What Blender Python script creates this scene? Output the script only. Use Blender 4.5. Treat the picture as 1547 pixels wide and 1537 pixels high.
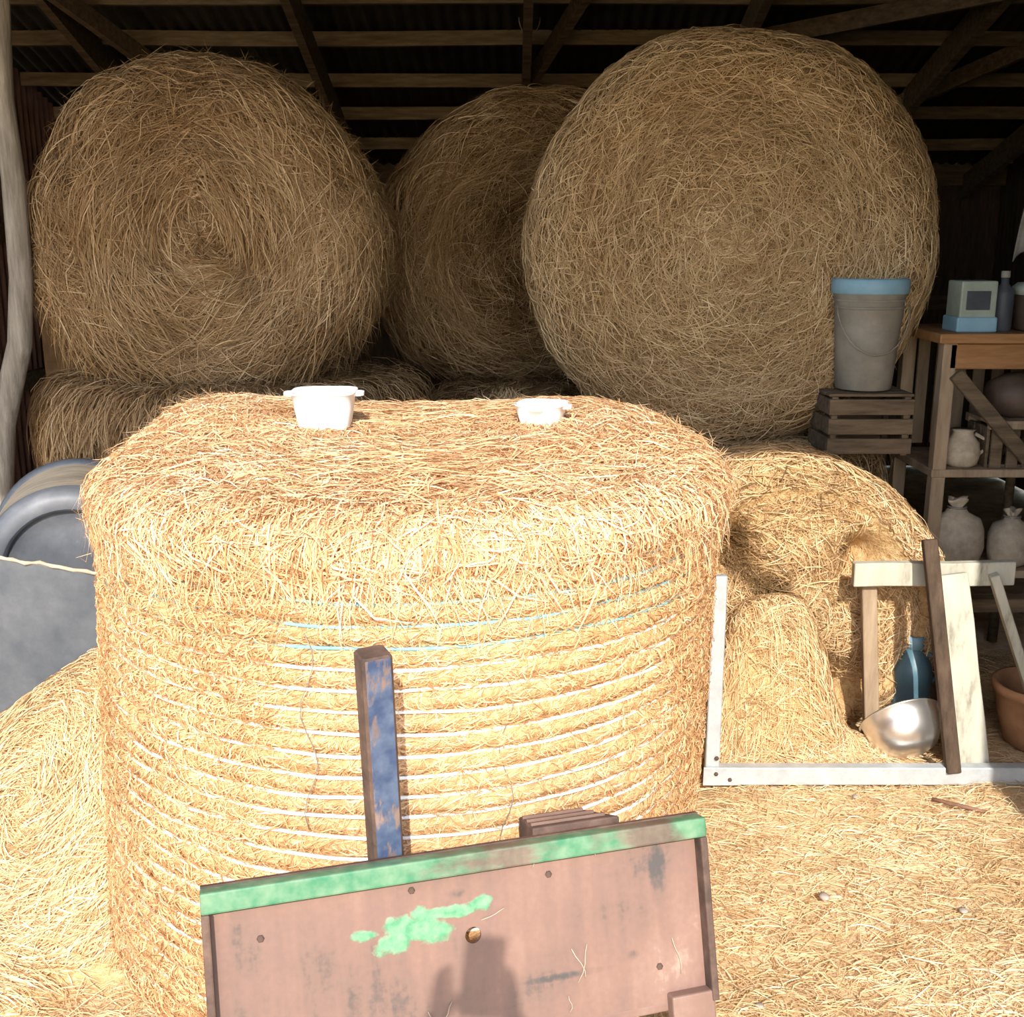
import bpy, bmesh, math, random
import numpy as np
from mathutils import Vector, Matrix, Euler
random.seed(7); rng = np.random.default_rng(11)
C = bpy.context.scene.collection
for o in list(bpy.data.objects): bpy.data.objects.remove(o)

# ---------------------------------------------------------------- camera, sky, sun, exposure
F = 1658.0; PITCH = math.radians(13.7); CAMZ = 1.7
cd = bpy.data.cameras.new('camera'); cam = bpy.data.objects.new('camera', cd); C.objects.link(cam)
cd.sensor_fit = 'HORIZONTAL'; cd.sensor_width = 36; cd.lens = 36 * F / 1547
cd.clip_start = .02
cam.location = (0, 0, CAMZ); cam.rotation_euler = (math.pi/2 - PITCH, 0, 0)
bpy.context.scene.camera = cam

SUN_EL = math.radians(35); SUN_AZ = math.radians(1)      # sun almost straight behind the camera
w = bpy.data.worlds.new('sky'); bpy.context.scene.world = w; w.use_nodes = True
nt = w.node_tree; bgn = nt.nodes['Background']
sky = nt.nodes.new('ShaderNodeTexSky'); sky.sky_type = 'NISHITA'; sky.sun_disc = False
sky.sun_elevation = SUN_EL; sky.sun_rotation = math.pi - SUN_AZ
nt.links.new(sky.outputs[0], bgn.inputs[0]); bgn.inputs[1].default_value = 0.38
sl = bpy.data.lights.new('sun', 'SUN'); sl.energy = 5.9; sl.angle = math.radians(.53); sl.color = (1, .94, .85)
so = bpy.data.objects.new('sun', sl); C.objects.link(so)
sd = Vector((-math.sin(SUN_AZ)*math.cos(SUN_EL), math.cos(SUN_AZ)*math.cos(SUN_EL), -math.sin(SUN_EL)))
so.rotation_euler = sd.to_track_quat('-Z', 'Y').to_euler(); so.location = (1, -6, 6)
vs = bpy.context.scene.view_settings
vs.view_transform = 'Standard'; vs.look = 'None'; vs.gamma = 1; vs.use_curve_mapping = False; vs.exposure = 0.12
bpy.context.scene.cycles.max_bounces = 8

# ---------------------------------------------------------------- helpers
def P(px, py, Y):
    """world point seen at a pixel of the photograph, at depth Y"""
    a = (px - 773.5)/F; b = (768.5 - py)/F
    d = Vector((a, math.cos(PITCH) + b*math.sin(PITCH), -math.sin(PITCH) + b*math.cos(PITCH)))
    k = Y/d.y
    return Vector((d.x*k, Y, CAMZ + d.z*k))
def tag(o, label=None, cat=None, group=None, kind=None):
    if label: o['label'] = label
    if cat: o['category'] = cat
    if group: o['group'] = group
    if kind: o['kind'] = kind
    return o
def empty(name, loc=(0,0,0), rot=(0,0,0), label=None, cat=None, group=None):
    o = bpy.data.objects.new(name, None); C.objects.link(o); o.location = loc; o.rotation_euler = rot
    o.empty_display_size = .1
    return tag(o, label, cat, group)
def link_mesh(name, me, mat, parent=None, smooth=False):
    o = bpy.data.objects.new(name, me); C.objects.link(o)
    if mat: me.materials.append(mat)
    if smooth: me.polygons.foreach_set('use_smooth', [True]*len(me.polygons))
    if parent: o.parent = parent
    return o
def pyd(name, v, f, mat, parent=None, smooth=False):
    me = bpy.data.meshes.new(name); me.from_pydata([tuple(x) for x in v], [], f); me.update()
    return link_mesh(name, me, mat, parent, smooth)
def bmo(name, bm, mat, parent=None, smooth=False, bevel=0):
    if bevel: bmesh.ops.bevel(bm, geom=list(bm.edges), offset=bevel, segments=2, affect='EDGES', profile=.5)
    bmesh.ops.recalc_face_normals(bm, faces=bm.faces)
    me = bpy.data.meshes.new(name); bm.to_mesh(me); bm.free()
    return link_mesh(name, me, mat, parent, smooth)
def abox(bm, c, s, rot=None):
    m = Matrix.Translation(c) @ (rot.to_matrix().to_4x4() if rot else Matrix.Identity(4)) @ Matrix.Diagonal((*s, 1))
    bmesh.ops.create_cube(bm, size=1, matrix=m)
def box(name, c, s, mat, parent=None, rot=None, bevel=.003):
    bm = bmesh.new(); abox(bm, Vector(c), s, rot); return bmo(name, bm, mat, parent, bevel=bevel)
def beam(name, a, b, wx, wz, mat, parent=None, bevel=.003, seg=1, wob=0):
    """rectangular bar from a to b, wx wide sideways and wz high"""
    a = Vector(a); b = Vector(b); d = (b - a); t = d.normalized()
    up = Vector((0,0,1)) if abs(t.z) < .95 else Vector((0,-1,0))
    s = t.cross(up).normalized(); u = s.cross(t)
    v = []; f = []
    for i in range(seg+1):
        c = a + d*i/seg + Vector((random.uniform(-wob,wob), 0, random.uniform(-wob,wob)))
        for p, q in ((-1,-1),(1,-1),(1,1),(-1,1)): v.append(c + s*p*wx/2 + u*q*wz/2)
    for i in range(seg):
        for k in range(4):
            j = (k+1) % 4; f.append((i*4+k, i*4+j, i*4+4+j, i*4+4+k))
    f.append((3,2,1,0)); n = seg*4; f.append((n, n+1, n+2, n+3))
    o = pyd(name, v, f, mat, parent)
    if bevel:
        m = o.modifiers.new('b', 'BEVEL'); m.width = bevel; m.segments = 1; m.limit_method = 'ANGLE'
    return o
def tube(name, pts, rad, mat, parent=None, n=8, closed=False):
    pts = [Vector(p) for p in pts]; N = len(pts)
    rad = rad if hasattr(rad, '__len__') else [rad]*N
    v = []; f = []; prev = None
    for i in range(N):
        t = (pts[(i+1) % N] - pts[i-1]) if closed or 0 < i < N-1 else (pts[1]-pts[0] if i == 0 else pts[-1]-pts[-2])
        t.normalize()
        if prev is None: prev = t.orthogonal()
        prev = (prev - t*prev.dot(t)).normalized(); q = t.cross(prev)
        for k in range(n):
            a = 2*math.pi*k/n; v.append(pts[i] + (prev*math.cos(a) + q*math.sin(a))*rad[i])
    M = N if closed else N-1
    for i in range(M):
        for k in range(n):
            a = i*n+k; b = i*n+(k+1) % n; c = ((i+1) % N)*n
            f.append((a, b, c+(k+1) % n, c+k))
    if not closed: f.append(tuple(range(n))[::-1]); f.append(tuple(range((N-1)*n, N*n)))
    return pyd(name, v, f, mat, parent, True)
def loft(name, rings, mat, parent=None, cap0=True, cap1=True, smooth=True):
    """skin a list of rings with equal point counts"""
    n = len(rings[0]); v = [p for r in rings for p in r]; f = []
    for i in range(len(rings)-1):
        for k in range(n):
            j = (k+1) % n; f.append((i*n+k, i*n+j, (i+1)*n+j, (i+1)*n+k))
    if cap0: f.append(tuple(range(n))[::-1])
    if cap1: f.append(tuple(range((len(rings)-1)*n, len(rings)*n)))
    bm = bmesh.new(); me = bpy.data.meshes.new(name); me.from_pydata([tuple(x) for x in v], [], f)
    bm.from_mesh(me); bmesh.ops.recalc_face_normals(bm, faces=bm.faces); bm.to_mesh(me); bm.free()
    return link_mesh(name, me, mat, parent, smooth)
def sq_ring(a, b, z, e=4.0, n=32, c=(0,0)):
    r = []
    for k in range(n):
        t = 2*math.pi*k/n; x = math.cos(t); y = math.sin(t)
        r.append((c[0] + a*math.copysign(abs(x)**(2/e), x), c[1] + b*math.copysign(abs(y)**(2/e), y), z))
    return r
def lathe(name, prof, mat, parent=None, n=32, cap0=True, cap1=True):
    return loft(name, [sq_ring(r, r, z, 2, n) for r, z in prof], mat, parent, cap0, cap1)

# ---------------------------------------------------------------- materials
def N(nt, typ, **kw):
    n = nt.nodes.new(typ)
    for k, v in kw.items():
        if k.startswith('i_'): n.inputs[k[2:].replace('_', ' ')].default_value = v
        else: setattr(n, k, v)
    return n
def ramp(nt, src, stops):
    r = nt.nodes.new('ShaderNodeValToRGB'); e = r.color_ramp.elements
    while len(e) < len(stops): e.new(.5)
    for q, (p, c) in zip(e, stops): q.position = p; q.color = (*c, 1)
    nt.links.new(src, r.inputs[0]); return r
def base(name, rough=.7, spec=.3, metal=0):
    m = bpy.data.materials.new(name); m.use_nodes = True; nt = m.node_tree; b = nt.nodes['Principled BSDF']
    b.inputs['Roughness'].default_value = rough; b.inputs['Specular IOR Level'].default_value = spec
    b.inputs['Metallic'].default_value = metal
    return m, nt, b
def noisy(name, stops, scale=8, stretch=(1,1,1), rough=.7, spec=.3, metal=0, bump=.2, dist=.01, detail=6, coord='Object', rot=(0,0,0)):
    m, nt, b = base(name, rough, spec, metal)
    tc = N(nt, 'ShaderNodeTexCoord'); mp = N(nt, 'ShaderNodeMapping'); mp.inputs['Scale'].default_value = stretch
    mp.inputs['Rotation'].default_value = rot
    nt.links.new(tc.outputs[coord], mp.inputs[0])
    no = N(nt, 'ShaderNodeTexNoise', i_Scale=scale, i_Detail=detail, i_Roughness=.65)
    nt.links.new(mp.outputs[0], no.inputs[0])
    r = ramp(nt, no.outputs[0], stops); nt.links.new(r.outputs[0], b.inputs['Base Color'])
    bp = N(nt, 'ShaderNodeBump', i_Strength=bump, i_Distance=dist)
    nt.links.new(no.outputs[0], bp.inputs['Height']); nt.links.new(bp.outputs[0], b.inputs['Normal'])
    m['_'] = 0; return m
def hay_mat(name, cols):
    m, nt, b = base(name, .55, .25)
    at = N(nt, 'ShaderNodeAttribute', attribute_name='tone')
    r = ramp(nt, at.outputs['Fac'], [(0, cols[0]), (.35, cols[1]), (.75, cols[2]), (1, cols[3])])
    nt.links.new(r.outputs[0], b.inputs['Base Color'])
    tr = N(nt, 'ShaderNodeBsdfTranslucent'); nt.links.new(r.outputs[0], tr.inputs[0])
    mx = N(nt, 'ShaderNodeMixShader'); mx.inputs[0].default_value = .22
    out = nt.nodes['Material Output']
    nt.links.new(b.outputs[0], mx.inputs[1]); nt.links.new(tr.outputs[0], mx.inputs[2]); nt.links.new(mx.outputs[0], out.inputs[0])
    return m
STRAW = hay_mat('straw_bright', [(.32,.15,.06), (.68,.40,.19), (.85,.58,.34), (.94,.78,.59)])
STRAW2 = hay_mat('straw_yellow', [(.13,.075,.03), (.60,.39,.19), (.81,.60,.35), (.92,.79,.57)])
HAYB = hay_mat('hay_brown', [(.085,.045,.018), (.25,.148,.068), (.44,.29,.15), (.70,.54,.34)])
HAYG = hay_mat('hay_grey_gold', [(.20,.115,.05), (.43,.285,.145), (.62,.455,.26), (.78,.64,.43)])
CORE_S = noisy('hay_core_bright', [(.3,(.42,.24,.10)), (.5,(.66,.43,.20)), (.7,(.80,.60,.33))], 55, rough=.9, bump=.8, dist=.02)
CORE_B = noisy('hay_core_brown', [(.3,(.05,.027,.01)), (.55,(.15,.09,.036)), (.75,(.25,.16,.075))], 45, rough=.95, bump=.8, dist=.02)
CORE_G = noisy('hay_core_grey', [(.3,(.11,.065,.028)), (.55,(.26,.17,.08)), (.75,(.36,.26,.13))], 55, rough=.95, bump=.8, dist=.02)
GROUND = noisy('straw_ground', [(.25,(.46,.32,.17)), (.5,(.70,.53,.32)), (.75,(.82,.66,.45))], 14, rough=.95, bump=.6, dist=.02, coord='Object')
WOODD = noisy('old_wood', [(.3,(.06,.042,.026)), (.6,(.15,.105,.065)), (.8,(.22,.16,.10))], 5, (1,8,8), rough=.85, bump=.3)
WOODR = noisy('purlin_wood', [(.3,(.09,.065,.038)), (.6,(.20,.15,.092)), (.8,(.31,.235,.15))], 5, (1,8,8), rough=.85, bump=.3)
WOODW = noisy('wall_board_wood', [(.3,(.04,.026,.017)), (.6,(.09,.06,.04)), (.8,(.14,.095,.06))], 5, (8,8,1), rough=.9, bump=.3)
POSTM = noisy('weathered_post_wood', [(.3,(.15,.13,.11)), (.55,(.29,.26,.225)), (.8,(.44,.41,.37))], 5, (9,9,1), rough=.85, bump=.5)
ROOFM = noisy('dull_roof_metal', [(.3,(.045,.042,.036)), (.6,(.09,.085,.07)), (.8,(.13,.11,.085))], 3, rough=.6, metal=.2, bump=.05)
REDM = noisy('red_sheet_metal', [(.3,(.16,.08,.065)), (.6,(.26,.15,.13)), (.8,(.34,.22,.19))], 4, rough=.6, metal=.1, bump=.05)
RUST = noisy('rusty_plate', [(.25,(.09,.06,.05)), (.42,(.17,.105,.08)), (.58,(.22,.13,.10)), (.8,(.30,.21,.165))], 4.5, rough=.6, spec=.3, bump=.12, dist=.004, detail=9)
RUSTD = noisy('dark_rust', [(.3,(.045,.03,.024)), (.55,(.115,.07,.052)), (.8,(.20,.13,.095))], 16, rough=.75, bump=.25, dist=.004)
GALV = noisy('galvanised_steel', [(.3,(.40,.43,.45)), (.6,(.52,.55,.56)), (.8,(.62,.64,.64))], 22, rough=.45, metal=.3, bump=.05)
STEEL = noisy('stainless_steel', [(.3,(.78,.76,.74)), (.7,(.88,.87,.86))], 10, rough=.34, metal=.95, bump=.03)
WHITE = noisy('white_glazed_ceramic', [(.3,(.86,.87,.88)), (.7,(.90,.90,.90))], 6, rough=.18, spec=.5, bump=0)
PLASG = noisy('grey_black_plastic', [(.28,(.06,.067,.08)), (.5,(.115,.123,.14)), (.72,(.20,.21,.23))], 4.5, rough=.5, spec=.45, bump=.08, detail=9)
PLASL = noisy('dusty_grey_plastic', [(.28,(.055,.065,.08)), (.5,(.10,.108,.122)), (.72,(.165,.167,.175))], 5, rough=.6, spec=.4, bump=.08, detail=9)
DUSTM = noisy('dusty_brown_plastic', [(.3,(.13,.115,.095)), (.5,(.24,.205,.16)), (.7,(.33,.28,.21))], 6, (1,5,1), rough=.85, bump=.1)
CREAM = noisy('chipped_cream_paint', [(.32,(.24,.22,.17)), (.44,(.42,.40,.32)), (.7,(.52,.50,.43))], 9, (2,2,.5), rough=.7, bump=.15)
TEAL = noisy('pale_teal_twine', [(.3,(.15,.34,.36)), (.7,(.28,.48,.48))], 40, rough=.6, bump=.3, dist=.001)
TWW = noisy('white_twine', [(.3,(.80,.74,.66)), (.7,(.92,.88,.82))], 40, rough=.6, bump=.3, dist=.001)
BLUEP = noisy('blue_plastic', [(.3,(.06,.12,.15)), (.7,(.10,.20,.26))], 7, rough=.4, spec=.5, bump=.03)
LBLUE = noisy('pale_blue_plastic', [(.3,(.16,.31,.43)), (.7,(.25,.41,.52))], 7, rough=.45, bump=.03)
GREYB = noisy('grey_pail_plastic', [(.3,(.17,.155,.13)), (.7,(.27,.25,.215))], 9, rough=.6, bump=.05)
ORW = noisy('orange_brown_wood', [(.3,(.20,.095,.035)), (.7,(.38,.20,.085))], 4, (1,8,8), rough=.6, bump=.15)
TANW = noisy('tan_wood', [(.3,(.20,.14,.09)), (.7,(.40,.30,.20))], 4, (6,6,1), rough=.75, bump=.2)
BRN = noisy('dark_brown_leather', [(.3,(.06,.04,.03)), (.7,(.13,.09,.07))], 8, rough=.55, bump=.1)
SACK = noisy('pale_sackcloth', [(.3,(.32,.26,.19)), (.7,(.50,.42,.32))], 30, rough=.9, bump=.3, dist=.003)
CLOTH = noisy('grey_rag', [(.3,(.22,.20,.19)), (.7,(.38,.36,.34))], 14, rough=.9, bump=.3)
DARKP = noisy('dark_slate_plastic', [(.3,(.035,.042,.055)), (.7,(.08,.09,.11))], 7, rough=.5, bump=.03)
TERRA = noisy('terracotta_clay', [(.3,(.24,.11,.05)), (.7,(.42,.22,.11))], 7, rough=.75, bump=.1)
CARD = noisy('torn_brown_board', [(.3,(.17,.10,.055)), (.7,(.34,.23,.13))], 5, rough=.9, bump=.2)
STONE = noisy('grey_stone', [(.3,(.25,.21,.18)), (.7,(.42,.36,.30))], 18, rough=.9, bump=.4)
WIRE = noisy('dull_wire', [(.3,(.20,.18,.15)), (.7,(.34,.30,.25))], 20, rough=.6, metal=.4, bump=0)

# green paint worn through to rust, on the flange and as a patch on the plate
def paint(name, col_a, col_b, under, lo, hi, scale=6, stretch=(1,1,1), patch=None, stains=None):
    m, nt, b = base(name, .55, .35)
    tc = N(nt, 'ShaderNodeTexCoord'); mp = N(nt, 'ShaderNodeMapping'); mp.inputs['Scale'].default_value = stretch
    nt.links.new(tc.outputs['Object'], mp.inputs[0])
    no = N(nt, 'ShaderNodeTexNoise', i_Scale=scale, i_Detail=8, i_Roughness=.6); nt.links.new(mp.outputs[0], no.inputs[0])
    n2 = N(nt, 'ShaderNodeTexNoise', i_Scale=scale*2.3, i_Detail=8); nt.links.new(tc.outputs['Object'], n2.inputs[0])
    n3 = N(nt, 'ShaderNodeTexNoise', i_Scale=4.2, i_Detail=9); nt.links.new(tc.outputs['Object'], n3.inputs[0])
    pc = ramp(nt, n2.outputs[0], [(.35, col_a), (.65, col_b)])
    m4 = N(nt, 'ShaderNodeMapping'); m4.inputs['Scale'].default_value = (1, 1, .12); nt.links.new(tc.outputs['Object'], m4.inputs[0])
    n4 = N(nt, 'ShaderNodeTexNoise', i_Scale=38, i_Detail=6); nt.links.new(m4.outputs[0], n4.inputs[0])
    n5 = N(nt, 'ShaderNodeTexNoise', i_Scale=90, i_Detail=4); nt.links.new(tc.outputs['Object'], n5.inputs[0])
    def mm(op, a, bb):
        q = N(nt, 'ShaderNodeMath', operation=op)
        for i, s in enumerate((a, bb)):
            if isinstance(s, (int, float)): q.inputs[i].default_value = s
            else: nt.links.new(s, q.inputs[i])
        return q.outputs[0]
    comb = mm('ADD', mm('ADD', mm('MULTIPLY', n3.outputs[0], .95), mm('MULTIPLY', n4.outputs[0], .38)), mm('SUBTRACT', mm('MULTIPLY', n5.outputs[0], .22), .275))
    if stains:
        sp5 = N(nt, 'ShaderNodeSeparateXYZ'); nt.links.new(tc.outputs['Object'], sp5.inputs[0])
        for (cx, cz, ax, az, am) in stains:
            dx = mm('DIVIDE', mm('SUBTRACT', sp5.outputs[0], cx), ax); dz = mm('DIVIDE', mm('SUBTRACT', sp5.outputs[2], cz), az)
            d = mm('MAXIMUM', mm('SUBTRACT', 1.0, mm('ADD', mm('MULTIPLY', dx, dx), mm('MULTIPLY', dz, dz))), 0.0)
            comb = mm('SUBTRACT', comb, mm('MULTIPLY', d, am))
    ru = ramp(nt, comb, under)
    if patch:
        # signed field of a patch: sum of blobs in local x,z, broken by noise
        sp = N(nt, 'ShaderNodeSeparateXYZ'); nt.links.new(tc.outputs['Object'], sp.inputs[0])
        acc = None
        for (cx, cz, ax, az) in patch:
            def mth(op, a, bb=None):
                q = N(nt, 'ShaderNodeMath', operation=op)
                for i, s in enumerate((a, bb)):
                    if s is None: continue
                    if isinstance(s, (int, float)): q.inputs[i].default_value = s
                    else: nt.links.new(s, q.inputs[i])
                return q.outputs[0]
            dx = mth('DIVIDE', mth('SUBTRACT', sp.outputs[0], cx), ax); dz = mth('DIVIDE', mth('SUBTRACT', sp.outputs[2], cz), az)
            d = mth('SUBTRACT', 1.0, mth('SQRT', mth('ADD', mth('MULTIPLY', dx, dx), mth('MULTIPLY', dz, dz))))
            acc = d if acc is None else mth('MAXIMUM', acc, d)
        fac = mth('ADD', acc, mth('MULTIPLY', mth('SUBTRACT', no.outputs[0], .5), 2.2))
        fr = ramp(nt, fac, [(lo, (0,0,0)), (hi, (1,1,1))])
    else:
        src = no.outputs[0]
        fr = ramp(nt, src, [(lo, (0,0,0)), (hi, (1,1,1))])
    mx = N(nt, 'ShaderNodeMix', data_type='RGBA')
    nt.links.new(fr.outputs[0], mx.inputs[0]); nt.links.new(ru.outputs[0], mx.inputs[6]); nt.links.new(pc.outputs[0], mx.inputs[7])
    nt.links.new(mx.outputs[2], b.inputs['Base Color'])
    bp = N(nt, 'ShaderNodeBump', i_Strength=.25, i_Distance=.003); nt.links.new(fr.outputs[0], bp.inputs['Height'])
    nt.links.new(bp.outputs[0], b.inputs['Normal'])
    return m
U_RUST = [(.28,(.075,.065,.06)), (.40,(.175,.108,.085)), (.55,(.215,.125,.096)), (.68,(.25,.150,.115)), (.80,(.36,.27,.21))]
PLATE = paint('rusty_plate_with_green', (.075,.24,.12), (.19,.34,.20), U_RUST, .0, .30, 26,
              stains=[(.36,.24,.020,.07,.20), (-.385,.25,.032,.08,.15), (-.41,.08,.04,.16,.10), (.30,.10,.014,.010,.2), (.09,.075,.05,.03,.07), (.17,.085,.10,.008,.13), (-.02,.262,.02,.010,.14)],
              patch=[(-.10,.215,.06,.028), (-.135,.195,.035,.022), (-.03,.232,.07,.012), (.02,.240,.026,.016), (-.185,.215,.026,.012), (-.07,.205,.045,.024), (-.09,.235,.02,.016)])
FLANGE = paint('worn_green_flange', (.045,.18,.09), (.15,.255,.15), [(.3,(.10,.075,.055)), (.7,(.21,.16,.115))], -.05, .55, 14, (1,1,2.5), patch=[(-.26,.32,.36,.3), (.425,.32,.05,.2), (.20,.32,.10,.2)])
BLUET = paint('worn_blue_tube', (.035,.055,.115), (.095,.125,.185), [(.3,(.12,.08,.065)), (.7,(.26,.18,.15))], .40, .50, 13, (3,3,.6))
WHITE_MOTIF = paint('white_dish_with_faded_blue_flower', (.66,.76,.88), (.74,.82,.92), [(.3,(.88,.88,.88)), (.7,(.90,.90,.90))], .1, .5, 60,
              patch=[(0,.055,.018,.012), (-.012,.046,.010,.009), (.014,.045,.010,.009), (0,.068,.006,.012)])

# ---------------------------------------------------------------- hay: surfaces and strands
_K = rng.normal(size=(3, 10, 3)); _PH = rng.uniform(0, 6.28, (3, 10))
def smooth_noise(p, scale, k=0):
    return np.sin(p @ (_K[k]*scale).T + _PH[k]).sum(-1)/10**.5/1.4
class Revolve:
    """surface of revolution with a profile of (radius, height); axis is a rotation, pos its base; squash scales it; noise roughens it"""
    def __init__(s, prof, loc, rot=(0,0,0), squash=(1,1,1), amp=(.02,.008), freq=(3,11), seed=0, warp=None):
        a = np.array(prof, float); d = np.hypot(*np.diff(a, axis=0).T); s.S = np.concatenate([[0], np.cumsum(d)]); s.R = a[:,0]; s.H = a[:,1]
        s.L = s.S[-1]; s.M = np.array(Euler(rot).to_matrix()); s.loc = np.array(loc, float); s.sq = np.array(squash, float)
        s.amp = amp; s.freq = freq; s.seed = seed; s.warp = warp
    def __call__(s, u, v):
        v = np.clip(v, 0, s.L); r = np.interp(v, s.S, s.R); h = np.interp(v, s.S, s.H)
        p = np.stack([r*np.cos(u), r*np.sin(u), h], -1)
        q = p + s.seed*3.7
        n = s.amp[0]*smooth_noise(q, s.freq[0], 0) + s.amp[1]*smooth_noise(q, s.freq[1], 1)
        hc = s.H.mean(); c = np.array([0,0,hc]); d = p - c; d /= np.linalg.norm(d, axis=-1, keepdims=True) + 1e-6
        p = p + d*n[..., None]
        p = p*s.sq
        if s.warp is not None: p = s.warp(p)
        return p @ s.M.T + s.loc
    def mesh(s, name, mat, parent, nu=160, nv=90, vmax=None):
        V = np.linspace(0.0, vmax or s.L, nv); V[0] = 1e-4
        U = np.linspace(0, 2*np.pi, nu, endpoint=False)
        g = s(np.tile(U, nv), np.repeat(V, nu))
        return grid_mesh(name, g, nu, nv, mat, parent, True)
class Field:
    """height field over x,y"""
    def __init__(s, fn): s.fn = fn; s.L = 1
    def __call__(s, u, v): return np.stack([u, v, s.fn(u, v)], -1)
    def mesh(s, name, mat, parent, x0, x1, y0, y1, nx, ny):
        X = np.linspace(x0, x1, nx); Y = np.linspace(y0, y1, ny)
        g = s(np.tile(X, ny), np.repeat(Y, nx)); return grid_mesh(name, g, nx, ny, mat, parent, False)
def np_mesh(name, verts, quads, mat, parent, tone=None, smooth=True):
    me = bpy.data.meshes.new(name); nq = len(quads)
    me.vertices.add(len(verts)); me.vertices.foreach_set('co', verts.astype('f').ravel())
    me.loops.add(nq*4); me.loops.foreach_set('vertex_index', quads.astype('i').ravel())
    me.polygons.add(nq); me.polygons.foreach_set('loop_start', np.arange(0, nq*4, 4, dtype='i'))
    me.polygons.foreach_set('use_smooth', np.full(nq, smooth))
    me.update(calc_edges=True)
    if tone is not None:
        a = me.attributes.new('tone', 'FLOAT', 'POINT'); a.data.foreach_set('value', tone.astype('f'))
    return link_mesh(name, me, mat, parent)
def grid_mesh(name, g, nu, nv, mat, parent, wrap):
    i = np.arange(nv-1)[:, None]*nu; k = np.arange(nu if wrap else nu-1)[None, :]; k2 = (k+1) % nu
    q = np.stack([i+k, i+k2, i+nu+k2, i+nu+k], -1).reshape(-1, 4)
    return np_mesh(name, g, q, mat, parent)
def strands(name, surf, u, v, ang, L, mat, parent, off=.004, bow=.004, lift=0, w=.0022, K=3, curl=.5, drop=0, tone_lo=0, tone_hi=1, tone=None, label=None):
    n = len(u); e = 1e-3
    col = lambda x: np.full(n, float(x)) if np.isscalar(x) else np.asarray(x, float)
    off, bow, lift, w, L, drop = map(col, (off, bow, lift, w, L, drop))
    w = w*rng.uniform(.6, 1.5, n); cu = rng.normal(0, curl, n)
    p0 = surf(u, v); Pu = (surf(u+e, v)-p0)/e; Pv = (surf(u, v+e)-surf(u, v-e))/(2*e)
    lu = np.maximum(np.linalg.norm(Pu, axis=-1), .05); lv = np.maximum(np.linalg.norm(Pv, axis=-1), .3)
    uu, vv = u.copy(), v.copy(); pts = []; nrm = []
    for k in range(K+1):
        t = k/K; a = ang + cu*(t-.5)
        p = surf(uu, vv); A = surf(uu+e, vv)-p; B = surf(uu, vv+e)-p
        nn = np.cross(A, B); nn /= np.linalg.norm(nn, axis=-1, keepdims=True) + 1e-12
        if k == 0: sgn = getattr(surf, 'flip', None)
        nn = nn*(-1 if isinstance(surf, Revolve) else 1)
        # lathe normals: point away from the axis centre
        if isinstance(surf, Revolve):
            c = surf.loc + surf.M @ np.array([0,0,surf.H.mean()*surf.sq[2]]); s_ = np.sign(((p-c)*nn).sum(-1)); nn *= s_[:, None]
        q = p + nn*(off + bow*math.sin(math.pi*t) + lift*t*t)[:, None]; q[:, 2] -= drop*t*t
        pts.append(q); nrm.append(nn)
        uu = uu + np.cos(a)*L/K/lu; vv = vv + np.sin(a)*L/K/lv
    pts = np.stack(pts, 1); nrm = np.stack(nrm, 1)
    jit = rng.normal(0, 1, pts.shape)*(.035*L/K)[:, None, None]; pts = pts + jit
    tan = np.gradient(pts, axis=1); tan /= np.linalg.norm(tan, axis=-1, keepdims=True) + 1e-9
    side = np.cross(tan, nrm); side /= np.linalg.norm(side, axis=-1, keepdims=True) + 1e-9
    ph = rng.uniform(-.9, .9, n)[:, None, None]; wv = side*np.cos(ph) + nrm*np.sin(ph)
    prof = np.array([.6] + [1]*(K-1) + [.25])[None, :, None]
    wv = wv*w[:, None, None]*.5*prof
    V = np.stack([pts-wv, pts+wv], 2).reshape(-1, 3)
    b = np.arange(n)[:, None]*(2*(K+1)) + np.arange(K)[None, :]*2
    Q = np.stack([b, b+1, b+3, b+2], -1).reshape(-1, 4)
    if tone is None:
        clump = smooth_noise(p0, 6, 2)*.12
        tone = np.clip(rng.beta(1.6, 1.6, n)*(tone_hi-tone_lo)+tone_lo+clump, 0, 1)
    return tag(np_mesh(name, V, Q, mat, parent, np.repeat(tone, 2*(K+1)), smooth=False), label, kind='stuff')
U = lambda a, b, n: rng.uniform(a, b, n)

# ---------------------------------------------------------------- the setting
def fground(x, y):
    p = np.stack([x, y, 0*x], -1)
    return .012*smooth_noise(p, 5, 0) + .006*smooth_noise(p, 16, 1) - .02
fl = Field(fground)
floor = empty('floor'); floor['kind'] = 'structure'
floor = fl.mesh('floor', GROUND, None, -7, 7, -6, 10, 260, 300); floor['kind'] = 'structure'
bpy.data.objects.remove([o for o in bpy.data.objects if o.name == 'floor' and o.type == 'EMPTY'][0]); floor.name = 'floor'
n = 78000
yy = 1.5 + 2.9*U(0, 1, n)**1.25; xx = U(-.62, .62, n)*(yy*1.0+.3)
pw = np.where(rng.random(n) < .6, rng.normal(0, .45, n), U(-3.14, 3.14, n))
strands('loose_straw', fl, xx, yy, pw, U(.03, .13, n), STRAW2, floor, off=U(.001, .016, n), bow=U(0, .012, n), w=.0024, curl=.7, tone_lo=.25)

def roofz(y): return 4.64 - .3*y
X0, X1, YB, YF = -2.9, 3.6, 8.4, 1.2
ceiling = empty('ceiling', (0, 0, 0)); ceiling['kind'] = 'structure'
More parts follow.
